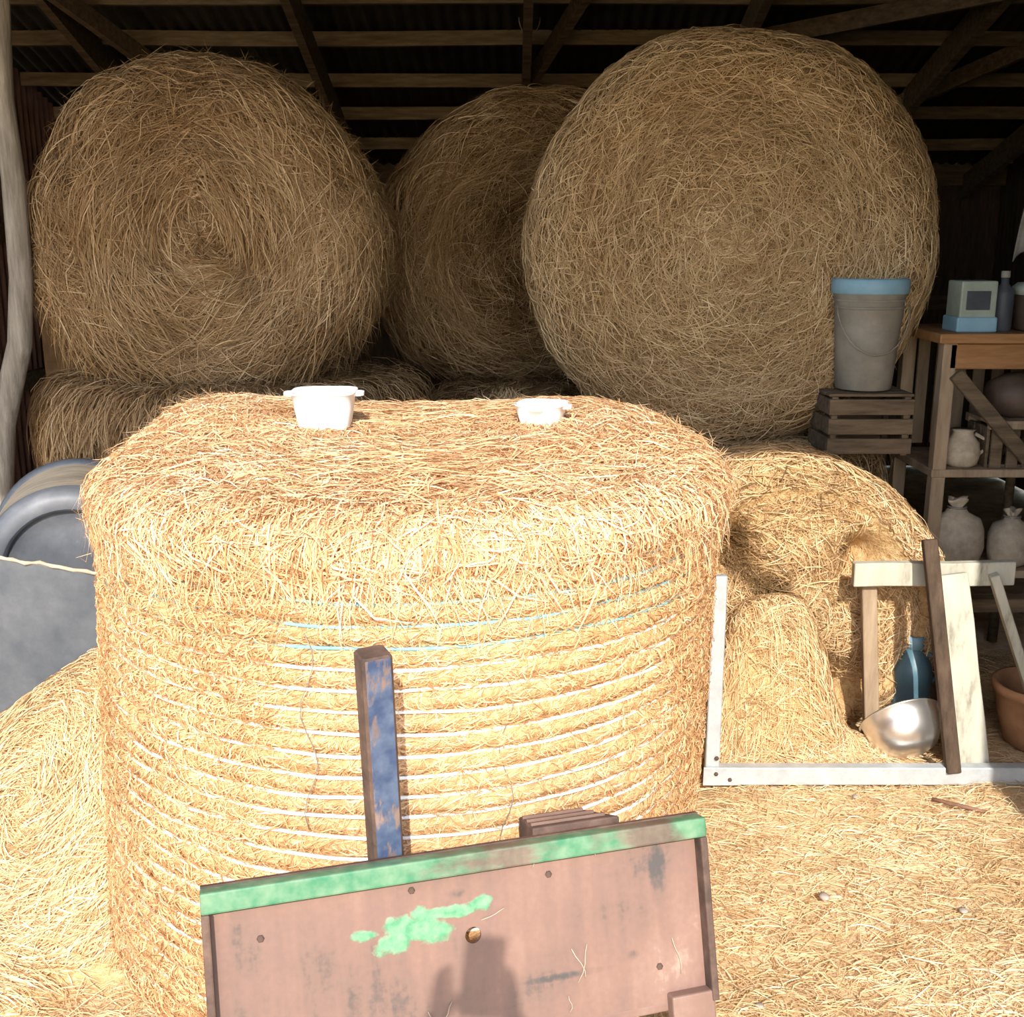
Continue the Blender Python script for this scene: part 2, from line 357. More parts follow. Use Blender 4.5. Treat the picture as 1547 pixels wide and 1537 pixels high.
# corrugated sheets, each a part
def corrug(name, wdt, lng, mat, pitch=.076, amp=.009, thick=.0):
    nx = int(wdt/pitch*6); v = []; f = []
    for j, yv in enumerate((0, lng)):
        for i in range(nx+1):
            x = wdt*i/nx; v.append((x, yv, amp*math.cos(2*math.pi*x/pitch)))
    for i in range(nx): f.append((i, i+1, nx+2+i, nx+1+i))
    me = bpy.data.meshes.new(name); me.from_pydata(v, [], f); me.materials.append(mat)
    me.polygons.foreach_set('use_smooth', [True]*len(me.polygons)); return me
def place(name, me, parent, loc, rot):
    o = bpy.data.objects.new(name, me); C.objects.link(o); o.parent = parent; o.location = loc; o.rotation_euler = rot
    o.modifiers.new('t', 'SOLIDIFY').thickness = .002; return o
sl_ang = -math.atan(.3); rl = (YB-YF+.3)/math.cos(sl_ang)
me = corrug('roof_sheet', .80, rl, ROOFM)
x = X0-.2; k = 0
while x < X1:
    place('roof_sheet', me, ceiling, (x, YF-.15, roofz(YF-.15)+.10+.003*(k % 2)), (sl_ang, 0, 0)); x += .762; k += 1
y = 1.55; i = 0
pys = [1.5, 2.1, 2.7, 3.3, 3.9, 4.5, 5.1, 5.55, 6.0, 6.42, 6.9, 7.35, 7.85]
for y in pys:
    z = roofz(y)+.055
    beam('purlin', (X0, y, z+random.uniform(-.006,.006)), (X1, y+random.uniform(-.02,.02), z+random.uniform(-.006,.006)), .04, .075, WOODR, ceiling, 0, seg=9, wob=.006)
for x in (-2.25, -1.08, .08, 1.22, 2.36, 3.3):
    a = Vector((x, YF, roofz(YF)-.06)); b = Vector((x, YB, roofz(YB)-.06))
    beam('rafter', a, b, .045, .15, WOODD, ceiling, 0, seg=4, wob=.004)
# diagonal braces under the rafters at the right, two hanging struts
beam('brace', (1.22, 6.2, 2.72), (3.0, 5.2, 2.92), .04, .09, WOODD, ceiling, 0)
beam('brace', (2.0, 7.4, 2.35), (3.4, 5.6, 3.0), .04, .09, WOODD, ceiling, 0)
beam('brace', (.55, 5.2, 3.1), (.12, 6.6, 2.6), .04, .09, WOODD, ceiling, 0)
beam('brace', (-1.75, 6.9, 2.45), (-2.5, 4.7, 3.15), .04, .09, WOODD, ceiling, 0)
# back wall boards and top plate
wall_back = empty('wall_back', (0, YB, 0)); wall_back['kind'] = 'structure'
bm = bmesh.new(); abox(bm, Vector((0,0,1.1)), (.205, .022, 2.2)); me_b = bpy.data.meshes.new('board')
bmesh.ops.bevel(bm, geom=list(bm.edges), offset=.003, segments=1, affect='EDGES'); bm.to_mesh(me_b); bm.free(); me_b.materials.append(WOODW)
x = X0
while x < X1+.2:
    o = bpy.data.objects.new('board', me_b); C.objects.link(o); o.parent = wall_back
    o.location = (x, random.uniform(-.004, .004), 0); o.rotation_euler = (0, random.uniform(-.004,.004), 0); x += .2035
o = beam('top_plate', (X0, -.06, 2.17), (X1, -.06, 2.17), .05, .15, WOODD, wall_back, 0, seg=6, wob=.004)
o = beam('girt', (X0, -.04, 1.25), (X1, -.04, 1.25), .04, .10, WOODD, wall_back, 0)
# left wall of reddish sheet metal, right wall boards
wall_left = empty('wall_left', (X0, 0, 0)); wall_left['kind'] = 'structure'
me = corrug('wall_sheet', .80, 3.4, REDM)
y = 3.2
while y < YB-.5:
    o = place('wall_sheet', me, wall_left, (0, y, 0), (math.pi/2, 0, math.pi/2)); y += .762
for y, h in ((3.25, 3.6), (5.6, 2.95), (8.2, 2.2)): beam('stud', (.07, y, 0), (.07, y, h), .1, .1, WOODD, wall_left, 0)
for z in (.9, 1.75): beam('girt', (.05, 3.2, z), (.05, 8.3, z), .04, .10, WOODD, wall_left, 0)
wall_right = empty('wall_right', (X1, 0, 0)); wall_right['kind'] = 'structure'
y = YF
while y < YB+.2:
    o = bpy.data.objects.new('board', me_b); C.objects.link(o); o.parent = wall_right
    o.location = (random.uniform(-.004,.004), y, 0); o.rotation_euler = (0, 0, math.pi/2); o.scale = (1, 1, (roofz(y)+.1)/2.2); y += .2035
# front wall: unseen header over the opening and the part right of it (its shade reaches the frame at the right)
wall_front = empty('wall_front', (0, YF, 0)); wall_front['kind'] = 'structure'
HB = 2.74  # unseen header, bottom set so its shade starts behind the front bale
x = X0+.1
while x < X1:
    o = bpy.data.objects.new('board', me_b); C.objects.link(o); o.parent = wall_front
    z0 = HB if x < 1.66 else 0.0
    o.location = (x, 0, z0); o.scale = (1, 1, (roofz(YF)+.05-z0)/2.2); x += .2035
beam('unseen_header_beam', (X0, .04, HB+.07), (X1, .04, HB+.07), .05, .14, WOODD, wall_front, 0)
beam('corner_post', (1.62, .05, 0), (1.62, .05, HB), .10, .10, WOODD, wall_front, .004)

# ---------------------------------------------------------------- front bale, standing on end in the sun
FB = Vector((-.270, 2.65, 0)); FR = .738
tw_z = [1.142 - .0435*i for i in range(25)]
def fprof():
    p = [(0,1.225), (.3,1.228), (.5,1.222), (.62,1.205), (.68,1.197), (.715,1.182), (.738,1.160), (.750,1.14), (.748,1.125)]
    z = 1.118
    while z > .012:
        d = min(abs(z-t) for t in tw_z); r = FR + .016*min(1, (d/.021))**.6 - .008
        r -= .02*(max(0, .1-z)/.1)**2
        p.append((r, z)); z -= .0055
    p.append((FR-.03, 0)); return p
fb = empty('straw_bale', FB, label='sunlit round straw bale standing on end, wrapped in white and teal twine', cat='hay bale')
def blocky(p):            # the back of the bale is squarer than its front
    q = p.copy(); r_ = np.hypot(p[..., 0], p[..., 1]) + 1e-9; c_, s_ = p[..., 0]/r_, p[..., 1]/r_
    e_ = 2 + 2.2*np.clip(s_, 0, 1)**.7*np.where(c_ < 0, 1, .45); k_ = (np.abs(c_)**e_ + np.abs(s_)**e_)**(-1/e_)
    q[..., 0] *= k_; q[..., 1] *= k_
    q[..., 0] += .045*(p[..., 2]-.45)
    top = np.clip((p[..., 2]-1.0)/.2, 0, 1); q[..., 2] += top*(.055*np.exp(-((p[..., 0]+.55)/.22)**2-((p[..., 1]-.35)/.3)**2) + .035*np.exp(-((p[..., 0]-.42)/.22)**2-((p[..., 1]-.3)/.3)**2))
    return q
fs = Revolve(fprof(), (0,0,0), amp=(.006,.0035), freq=(4,15), seed=1, warp=blocky)
fs.mesh('body', CORE_S, fb, 220, 300)
def S_of(surf, z):          # arc length on the side where height is z
    return np.interp(-np.asarray(z), -surf.H[3:], surf.S[3:])
n = 62000
th = -np.pi/2 + rng.normal(0, .85, n); z = U(0, 1.14, n)
d = np.min(np.abs(z[:, None]-np.array(tw_z)[None]), 1)
keep = (d > .010) | (rng.random(n) < np.where(np.abs(th + 1.28) < .58, .18, .38)); th, z = th[keep], z[keep]; n = len(z)
strands('side_straw', fs, th, S_of(fs, z), np.where(rng.random(n) < .55, rng.normal(0, .5, n), U(-3, 3, n)), U(.015, .06, n), STRAW, fb,
        off=U(-.001, .005, n) + np.where(np.abs(th + 1.28) < .58, 0, .003), bow=U(0, .006, n), w=.0023, curl=.9, tone_lo=.05, tone_hi=.85)
n = 34000
rr = .785*U(0, 1, n)**.5; vv = rr*1.0
strands('top_straw', fs, U(0, 6.283, n), vv, rng.normal(0, .55, n) + np.where(rng.random(n) < .25, 1.4, 0), U(.05, .2, n), STRAW, fb,
        off=U(0, .016, n), bow=U(0, .014, n), w=.0025, curl=.9, tone_lo=.3)
n = 5600      # ragged fringe hanging over the rim
th = -np.pi/2 + rng.normal(.15, .9, n); sv = U(.60, .755, n)
Lf = .02 + .10*rng.random(n)**2.4*(1 + .35*np.sin(th*7+1) + .3*np.sin(th*17) + .55*np.exp(-((th+1.25)/.3)**2))
strands('fringe', fs, th, sv, 1.57 + rng.normal(0, .45, n), np.clip(Lf, .03, .17)*np.where(rng.random(n) < .05, 1.9, 1), STRAW, fb, off=U(.002, .018, n), bow=U(0, .014, n), lift=rng.normal(0, .008, n), w=.0025, K=4, curl=.6, tone_lo=.0, tone_hi=.95)
n = 2600      # wisps that stick out at the rim
th = U(0, 6.283, n)
strands('wisps', fs, th, U(.62, .84, n), U(-.6, 2.6, n), U(.05, .14, n), STRAW, fb, off=.004, bow=.01, lift=U(.005, .05, n), w=.0018, K=4, tone_lo=.2)
for i, tz in enumerate(tw_z):
    pts = []
    for k in range(150):
        a = 2*math.pi*k/150; da = abs((a + 1.22 + math.pi) % (2*math.pi) - math.pi)
        r = FR + .0030 - .0095*min(1, max(0, (da-.50)/.3)) + .0015*math.sin(a*23+i) + .0012*math.sin(a*9+i*2) + random.uniform(-.0006,.0006)
        pts.append((r*math.cos(a)+.045*(tz-.45), r*math.sin(a), tz + .0025*math.sin(3*a+i)+.0015*math.sin(11*a+i*1.7)))
    o = tube('twine', pts, .0042, TEAL if i < 5 else TWW, fb, 5, True)
    o['label'] = 'pale teal twine' if i < 5 else 'white twine'
# a few loose strings of twine crossing downwards
for a0, z1, z2 in ((-1.72, 1.0, .60), (-1.22, .9, .52)):
    tube('twine', [((FR+.016)*math.cos(a0+.02*math.sin(k)), (FR+.016)*math.sin(a0), z1+(z2-z1)*k/12) for k in range(13)], .0012, WIRE, fb, 4)

# ---------------------------------------------------------------- bales in the barn
def lying_prof(R, L, e=.14):
    p = [(0, 0)]
    for i in range(1, 9): p.append(((R-e)*i/8, .012*(1-math.cos(i*1.3))))
    for i in range(1, 10):
        a = math.pi/2*i/9; p.append((R-e+e*math.sin(a), e*(1-math.cos(a))))
    for i in range(1, 15): p.append((R, e+(L-2*e)*i/14))
    for i in range(1, 8):
        a = math.pi/2*i/7; p.append((R-e+e*math.cos(a), L-e+e*math.sin(a)))
    p.append((.01, L)); return p
LIE = (-math.pi/2, 0, 0)     # profile axis runs away from the camera
def lying_bale(label, c, R, L, squash, core, mat, nst, rotz=0, e=.14, amp=(.03,.012), seed=2, Ls=(.1,.3), warp=None, hairs=1500, tone=(.0,1.), tang=.35, w=.0026, fuzz=.02, grp=None, cs=.9):
    b = empty('hay_bale', c, label=label, cat='hay bale', group=grp)
    rot = Euler(LIE).to_matrix(); rot = (Matrix.Rotation(rotz, 3, 'Z') @ rot).to_euler()
    s = Revolve(lying_prof(R, L, e), (0,0,0), rot, squash, amp, (3.2, 12), seed, warp)
    s.mesh('body', core, b, 150, 110)
    n = nst; vmax = R + e*.4 + L*.75
    v = vmax*U(0, 1, n)**.62
    tang = tang + cs*np.exp(-(v/.28)**2)
    strands('hay', s, U(0, 6.283, n), v, rng.normal(0, tang, n)+np.where(rng.random(n) < .12, 1.5, 0), U(*Ls, n), mat, b, off=U(-.002, .016, n), bow=U(0, .012, n),
            w=w, K=4, curl=.7, tone_lo=tone[0], tone_hi=tone[1])
    n = hairs
    strands('wisps', s, U(0, 6.283, n), U(R*.55, R+.5, n), U(-3.14, 3.14, n), U(.04, .16, n), mat, b, off=.006, bow=.01, lift=U(0, fuzz*2.2, n), w=.0017, K=4, tone_lo=.25, drop=U(0, .05, n))
    return b, s
# local z of the profile = depth; local x = -? (after the rotation x stays x, profile y becomes up or down)
# upper right: tidy, pale, tall circle
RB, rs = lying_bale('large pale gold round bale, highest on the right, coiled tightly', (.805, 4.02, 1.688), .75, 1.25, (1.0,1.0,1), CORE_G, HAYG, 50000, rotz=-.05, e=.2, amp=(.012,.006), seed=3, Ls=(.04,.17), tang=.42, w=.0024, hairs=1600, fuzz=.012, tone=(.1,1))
# upper left: shaggy, sagging and wider at its foot
def sag(p):
    q = p.copy(); lo = np.clip((p[..., 1] + .1)/.7, 0, 1)         # profile y points down after the rotation
    q[..., 0] *= 1 + .10*lo**1.5 - .16*np.clip(-p[..., 1]/.65, 0, 1)**1.2
    q[..., 1] = np.where(p[..., 1] > .5, .5 + (p[..., 1]-.5)*.55, p[..., 1])
    # hollows in the front face
    fz = np.clip(1 - p[..., 2]/.25, 0, 1)
    for hx, hy, r, dpt in ((.17,.12,.12,.17), (-.08,.0,.2,.08), (.02,.34,.16,.08), (-.3,-.12,.14,-.07), (-.22,.2,.12,-.05)):
        q[..., 2] += dpt*fz*np.exp(-((p[..., 0]-hx)**2+(p[..., 1]-hy)**2)/r**2)
    return q
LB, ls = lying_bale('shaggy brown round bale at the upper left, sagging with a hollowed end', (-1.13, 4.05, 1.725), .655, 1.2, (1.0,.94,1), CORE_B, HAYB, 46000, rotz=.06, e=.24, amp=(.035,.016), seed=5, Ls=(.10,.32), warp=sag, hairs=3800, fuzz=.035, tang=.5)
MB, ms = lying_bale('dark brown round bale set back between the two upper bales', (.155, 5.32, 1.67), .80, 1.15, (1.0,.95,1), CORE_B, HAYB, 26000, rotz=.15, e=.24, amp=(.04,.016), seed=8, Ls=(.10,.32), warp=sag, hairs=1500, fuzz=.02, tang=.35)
# long hair hanging off the left bale's left flank and between the two bales
n = 2600
strands('hanging_hay', ls, np.where(rng.random(n) < .6, np.pi + rng.normal(-.25, .45, n), rng.normal(.1, .4, n)), U(.5, .95, n), np.where(rng.random(n) < .5, 1.57, -1.57)+rng.normal(0, .4, n), U(.08, .25, n), HAYB, LB,
        off=U(.0, .03, n), bow=.01, lift=U(0, .02, n), drop=U(.03, .16, n), w=.0024, K=5, tone_lo=.3)

n = 5200
uu_ = U(0, 6.283, n)
strands('draped_hay', ls, uu_, U(.12, .72, n), np.where(np.cos(uu_) < 0, -1.0, 1.0)*1.57*0 + np.where(np.cos(uu_) > 0, 0.0, math.pi)+rng.normal(0, .45, n), U(.08, .26, n), HAYB, LB,
        off=U(.004, .03, n), bow=.012, lift=U(0, .02, n), drop=U(.0, .10, n), w=.0024, K=5, tone_lo=.35)
n = 2600
strands('draped_hay', ms, np.pi+rng.normal(0, .6, n), U(.45, 1.05, n), rng.choice([0, math.pi], n)+rng.normal(0, .4, n), U(.1, .3, n), HAYB, MB, off=U(.004, .03, n), bow=.012, drop=U(0, .08, n), w=.003, K=5, tone_lo=.35)
# lower row: standing bales that carry the upper ones
def standing_bale(label, c, R, H, core, mat, nst, seed, droop=0, squash=(1,1,1), grp=None, nh=0, tone=(0,1)):
    b = empty('hay_bale', c, label=label, cat='hay bale', group=grp)
    p = [(0,H), (R*.6,H+.004), (R*.88,H-.015), (R*.965,H-.05), (R*.995,H-.11)] + [(R*(1+.012*math.sin(i)), (H-.13)*(1-i/14)+.02) for i in range(15)] + [(R*.97, 0)]
    s = Revolve(p, (0,0,0), squash=squash, amp=(.02,.010), freq=(3.5,12), seed=seed)
    s.mesh('body', core, b, 140, 90)
    n = nst
    v = U(0, 1, n)**.75*s.L*.97
    strands('hay', s, -np.pi/2+rng.normal(0, 1.0, n), v, rng.normal(0, .5, n)+np.where(rng.random(n) < .3, 1.5, 0), U(.06, .22, n), mat, b, off=U(-.002, .014, n), bow=U(0, .014, n), w=.0025, K=4, tone_lo=tone[0], tone_hi=tone[1])
    if nh:
        n = nh
        strands('hanging_hay', s, -np.pi/2+rng.normal(-.2, .8, n), U(R*.8, R*.8+.35, n), 1.57+rng.normal(0, .35, n), U(.1, .35, n), mat, b, off=U(.0, .04, n), bow=.02, lift=rng.normal(0, .02, n), w=.0024, K=5, tone_lo=.25)
    return b, s
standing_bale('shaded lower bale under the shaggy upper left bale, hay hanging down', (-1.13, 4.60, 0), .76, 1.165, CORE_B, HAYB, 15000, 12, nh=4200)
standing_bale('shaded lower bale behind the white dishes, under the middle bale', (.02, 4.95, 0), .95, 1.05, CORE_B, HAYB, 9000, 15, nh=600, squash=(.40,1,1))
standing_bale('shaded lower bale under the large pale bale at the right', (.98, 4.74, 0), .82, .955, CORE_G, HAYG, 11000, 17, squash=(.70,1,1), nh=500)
# tuft of hay lying on the lower bale
tf = Revolve([(0,.05), (.06,.045), (.12,.02), (.15,0)], (0,0,0), amp=(.01,.01), freq=(9,30), seed=4)
tb = empty('hay_tuft', (-.02, 4.15, 1.05), label='small greyish tuft of hay lying behind the front bale between the dishes', cat='hay tuft')
tf.mesh('body', CORE_G, tb, 40, 12); n = 420
strands('hay', tf, U(0,6.28,n), U(0,.13,n), U(-3,3,n), U(.04,.13,n), HAYG, tb, off=.003, bow=.01, lift=U(0,.07,n), w=.0022, K=4, tone_lo=.4)

# right: sunlit torn bale, lower, and a heap of hay before it
def torn(p):
    q = p.copy(); fz = np.clip(1 - p[..., 2]/.3, 0, 1)
    for hx, hy, r, dpt in ((-.29,-.20,.09,.20), (.20,-.20,.07,.16), (.10,.30,.13,.18), (-.05,-.16,.16,-.05)):
        q[..., 2] += dpt*fz*np.exp(-((p[..., 0]-hx)**2+(p[..., 1]-hy)**2)/r**2)
    q[..., 1] += .10*np.clip(p[..., 0], -.5, .6)
    return q
tnb, tns = lying_bale('sunlit torn bale right of the front bale, rounded top, hollowed face', (1.00, 3.60, .46), .52, .32, (1.05,.98,1), CORE_S, STRAW2, 17000, e=.13, amp=(.025,.012), seed=21, Ls=(.05,.16), warp=torn, hairs=500, tang=.6, tone=(0,.95))
def paint_shade(o, off):      # shade painted into the hay tone, in hollows and down the crease
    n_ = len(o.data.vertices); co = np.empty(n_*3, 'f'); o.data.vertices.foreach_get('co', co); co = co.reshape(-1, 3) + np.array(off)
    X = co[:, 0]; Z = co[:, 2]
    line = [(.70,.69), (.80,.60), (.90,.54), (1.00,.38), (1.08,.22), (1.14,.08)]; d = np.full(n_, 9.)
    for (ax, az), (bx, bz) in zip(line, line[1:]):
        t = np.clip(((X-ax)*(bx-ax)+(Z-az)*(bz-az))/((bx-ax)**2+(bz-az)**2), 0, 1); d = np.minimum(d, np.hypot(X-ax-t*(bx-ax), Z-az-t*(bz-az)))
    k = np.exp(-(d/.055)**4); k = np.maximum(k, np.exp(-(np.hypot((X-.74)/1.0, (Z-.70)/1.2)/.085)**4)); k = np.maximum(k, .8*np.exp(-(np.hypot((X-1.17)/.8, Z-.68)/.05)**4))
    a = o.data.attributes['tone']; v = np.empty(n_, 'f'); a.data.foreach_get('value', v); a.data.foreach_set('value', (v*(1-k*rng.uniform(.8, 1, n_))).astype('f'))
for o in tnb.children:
    if 'tone' in o.data.attributes: paint_shade(o, (1.00, 3.60, .46))
hp = Field(lambda x, y: np.maximum(.48*np.exp(-(((x-.86)/.20)**4+((y-3.50)/.14)**4)) + .10*np.exp(-(((x-.95)/.35)**2+((y-3.42)/.1)**2)) + .012*smooth_noise(np.stack([x, y, 0*x], -1), 14, 1) - .012, -.03))
h = empty('hay_heap', (.9, 3.5, 0), label='low sunlit heap of loose hay inside the galvanised frame, against the torn bale', cat='hay heap')
o = hp.mesh('body', CORE_S, None, .64, 1.35, 3.27, 3.63, 70, 50); o.parent = h; o.matrix_parent_inverse = Matrix.Translation((-.9,-3.5,0))
n = 8000
o = strands('loose_hay', hp, U(.64,1.3,n), U(3.28,3.62,n), rng.normal(0,.8,n), U(.04,.13,n), STRAW2, None, off=U(0,.014,n), bow=.008, w=.0024, tone_lo=.1); o.parent = h; o.matrix_parent_inverse = Matrix.Translation((-.9,-3.5,0))

# left: mound of loose straw between the bale and the grey tub
def fm(x, y):
    p = np.stack([x, y, 0*x], -1)
    return .60*np.exp(-np.abs((x+1.05)/.62)**2.0-np.abs((y-2.96)/.46)**2.2) + .02*smooth_noise(p, 7, 0) + .008*smooth_noise(p, 20, 1) - .035
mf = Field(fm)
m = empty('straw_mound', (-1.2, 2.8, 0), label='mound of loose straw left of the front bale below the grey tub', cat='straw mound')
o = mf.mesh('body', CORE_S, None, -2.3, -.85, 2.0, 3.12, 110, 90); o.parent = m; o.matrix_parent_inverse = Matrix.Translation((1.2,-2.8,0))
n = 25000
xx = U(-2.0, -.87, n); yy = U(2.05, 3.1, n); k = fm(xx, yy) > .0; xx, yy = xx[k], yy[k]; n = len(xx)
an = np.arctan2(yy-2.62, xx+1.28)+1.57+rng.normal(0, .5, n)
o = strands('loose_straw', mf, xx, yy, an, U(.04, .13, n), STRAW2, None, off=U(0, .016, n), bow=U(0,.012,n), w=.0024, tone_lo=.15); o.parent = m; o.matrix_parent_inverse = Matrix.Translation((1.2,-2.8,0))

# ---------------------------------------------------------------- white dishes on the bale
def dish(label, loc, rz, a, h, mat, side_lugs, rot=(0,0)):
    d = empty('casserole_dish', loc, (rot[0], rot[1], rz), label=label, cat='dish')
    rings = [sq_ring(a*.62, a*.62, 0, 4), sq_ring(a*.74, a*.74, .004, 4), sq_ring(a*.80, a*.80, .016, 4), sq_ring(a*.90, a*.90, h*.6, 4.2), sq_ring(a*.96, a*.96, h-.006, 4.2), sq_ring(a*1.02, a*1.02, h-.004, 4.2),
             sq_ring(a*1.02, a*1.02, h, 4.2), sq_ring(a*.95, a*.95, h, 4.2), sq_ring(a*.90, a*.90, h-.01, 4.2), sq_ring(a*.84, a*.84, h*.5, 4), sq_ring(a*.74, a*.74, .014, 4), sq_ring(a*.5, a*.5, .008, 4)]
    loft('bowl', rings, mat, d)
    for (dx, dy) in side_lugs:
        bm = bmesh.new(); wdt = a*.34
        prof = [(a*.93, -wdt), (a*1.14, -wdt*.82), (a*1.24, -wdt*.45), (a*1.24, wdt*.45), (a*1.14, wdt*.82), (a*.93, wdt)]
        vs_ = [[bm.verts.new((px*dx - py*dy, px*dy + py*dx, zz)) for px, py in prof] for zz in (h-.013, h-.003)]
        bm.faces.new(vs_[0]); bm.faces.new(vs_[1])
        for i in range(6): bm.faces.new((vs_[0][i], vs_[0][(i+1) % 6], vs_[1][(i+1) % 6], vs_[1][i]))
        bmo('handle', bm, mat, d, bevel=.0015)
    return d
p = P(493, 660, 2.74)
dish('taller square white glazed dish with side handles and faint blue flower, left on the bale', (p.x, 2.735, 1.236), .05, .080, .102, WHITE_MOTIF, [(1,0), (-1,0)])
p = P(815, 662, 2.72)
p.z = 0
dish('smaller shallow white dish, right on the bale, one handle towards the viewer', (p.x+.005, 2.725, 1.245), -.25, .062, .064, WHITE, [(0,-1), (1,0)])

# ---------------------------------------------------------------- rusty loader plate with the blue tube
TL = Vector((-.519, 1.62, .652)); TR = Vector((.352, 1.868, .652)); u = (TR-TL); W = u.length; u.normalize()
dn = Vector((.03, -.10, -.37)); dn = (dn - u*dn.dot(u)).normalized(); HGT = .335
up = -dn; back = up.cross(u).normalized() if up.cross(u).y > 0 else -up.cross(u).normalized()
Mx = Matrix((( u.x, back.x, up.x), (u.y, back.y, up.y), (u.z, back.z, up.z)))
org = TL + u*W/2 + dn*HGT
pl = empty('loader_plate', org, label='rusty steel attachment plate with worn green top flange in front of the bale', cat='steel plate')
pl.rotation_euler = Mx.to_euler()
# face with a real round hole
hx, hz, hr = .004, HGT-.150, .0145
bm = bmesh.new(); NH = 24; q = .045
def hv(y): 
    c = [bm.verts.new((hx+hr*math.cos(2*math.pi*i/NH), y, hz+hr*math.sin(2*math.pi*i/NH))) for i in range(NH)]
    s_ = []
    for i in range(NH):
        a = 2*math.pi*i/NH; m_ = max(abs(math.cos(a)), abs(math.sin(a))); s_.append(bm.verts.new((hx+q*math.cos(a)/m_, y, hz+q*math.sin(a)/m_)))
    xs = [-W/2+.01, hx-q, hx+q, W/2-.01]; zs = [0, hz-q, hz+q, HGT-.01]
    for i in range(NH):
        j = (i+1) % NH; bm.faces.new((c[i], c[j], s_[j], s_[i]))
    for i in range(3):
        for k in range(3):
            if i == 1 and k == 1: continue
            bm.faces.new([bm.verts.new((xs[a], y, zs[b])) for a, b in ((i,k), (i+1,k), (i+1,k+1), (i,k+1))])
    return c
c0 = hv(0); c1 = hv(.008)
for i in range(NH): j = (i+1) % NH; bm.faces.new((c0[i], c1[i], c1[j], c0[j]))
bmesh.ops.remove_doubles(bm, verts=bm.verts, dist=1e-5)
bmo('face_plate', bm, PLATE, pl)
box('top_flange', (0, -.012, HGT-.016), (W, .036, .036), FLANGE, pl, bevel=.004)['label'] = 'green painted top flange'
box('shade_strip', (0, -.001, HGT-.038), (W-.03, .004, .008), WOODW, pl, bevel=.0005)['label'] = 'dark strip painted as the shade under the flange'  # dark strip stands in for the shadow below the flange
for (x_, z_, a_, l_) in ((.19,.07,1.2,.07), (.205,.075,1.9,.06), (.17,.02,1.45,.03), (-.07,.04,.9,.05), (-.075,.035,1.8,.035), (.12,.285,1.5,.05), (.24,.29,2.0,.03), (.02,.21,.3,.05), (-.3,.02,.6,.06), (.39,.05,1.7,.07)):
    tube('straw_wisp', [(x_+l_*t*math.cos(a_)+.004*math.sin(t*5), -.003-.002*math.sin(3.1*t), z_+l_*t*math.sin(a_)) for t in (0,.25,.5,.75,1)], .0009, SACK, pl, 4)
box('flange_back_edge', (0, .010, HGT+.001), (W*.998, .012, .006), RUSTD, pl, bevel=.001)
for sx in (-1, 1): box('side_rim', (sx*(W/2-.007), -.012, (HGT-.034)/2), (.014, .036, HGT-.034), RUSTD, pl, bevel=.003)
box('bottom_lip', (0, .006, -.006), (W*.86, .014, .016), RUST, pl, bevel=.003)
for sx in (-1, 1):    # feet that bear on the ground
    x_ = sx*(W/2-.05)
    o = box('foot', (x_, -.012, -.155), (.085, .03, .35), RUST, pl, bevel=.004)
for x_, z_ in ((.15,.27), (.35,.07), (-.10,.28), (-.36,.24)): 
    o = lathe('bolt_head', [(.0065,0), (.0065,.002), (.004,.003)], RUSTD, pl, 6); o.location = (x_, 0, z_); o.rotation_euler = (math.pi/2, 0, 0)
# brown channel block behind the top edge at the right
bm = bmesh.new()
bx0, bx1 = .135, .285
vv_ = [(bx0,.03,HGT-.06),(bx1+.02,.03,HGT-.06),(bx1-.03,.125,HGT-.06),(bx0,.125,HGT-.06)]
lo = [bm.verts.new(v_) for v_ in vv_]; hi = [bm.verts.new((v_[0], v_[1], HGT+.012)) for v_ in vv_]
bm.faces.new(lo); bm.faces.new(hi)
for i in range(4): bm.faces.new((lo[i], lo[(i+1)%4], hi[(i+1)%4], hi[i]))
ch = bmo('channel_block', bm, RUSTD, pl, bevel=.003)
for k in range(3): box('rib', ((bx0+bx1)/2-.012*k/2, .05+.028*k, HGT+.014), (.145-.012*k, .007, .006), RUST, ch, bevel=.001)
# blue square tube, open-topped, standing nearly upright behind the plate
ta = P(563, 985, 1.735); tbp = P(583, 1300, 1.755); ta = Vector((ta.x, 1.735, ta.z)); 
dirw = (ta - tbp).normalized(); tb0 = tbp - dirw*.30
inv = Mx.transposed()
A = inv @ (tb0 - org); B = inv @ (ta - org)
dl = (B-A).normalized(); xs = Vector((1,.16,0)); xs = (xs - dl*xs.dot(dl)).normalized(); ys = dl.cross(xs)
ys = ys if ys.y > 0 else -ys
bm = bmesh.new(); rings = []
for (pt, hs) in ((A, .027), (B-dl*.004, .027), (B, .024)):
    rr_ = []
    for (cx, cy) in ((-1,-1),(1,-1),(1,1),(-1,1)):
        for (ex, ey) in ((cx*hs, cy*(hs-.005)), (cx*(hs-.005), cy*hs)) if cx*cy > 0 else ((cx*(hs-.005), cy*hs), (cx*hs, cy*(hs-.005))):
            rr_.append(bm.verts.new(pt + xs*ex + ys*ey))
    rings.append(rr_)
for i in range(2):
    for k in range(8): bm.faces.new((rings[i][k], rings[i][(k+1) % 8], rings[i+1][(k+1) % 8], rings[i+1][k]))
bm.faces.new(rings[0]); bm.faces.new(rings[2])
bm.normal_update()
o = bmo('square_tube', bm, RUSTD, pl); o.data.materials.append(BLUET)
for pg in o.data.polygons:
    if pg.normal.dot(ys) < -.8 and pg.area > .001: pg.material_index = 1
o; o['label'] = 'square steel tube with worn blue paint'
box('weld_plate', tuple(inv @ (tbp - org) + Vector((0, .005, -.03))), (.07, .04, .03), RUSTD, pl, bevel=.003)

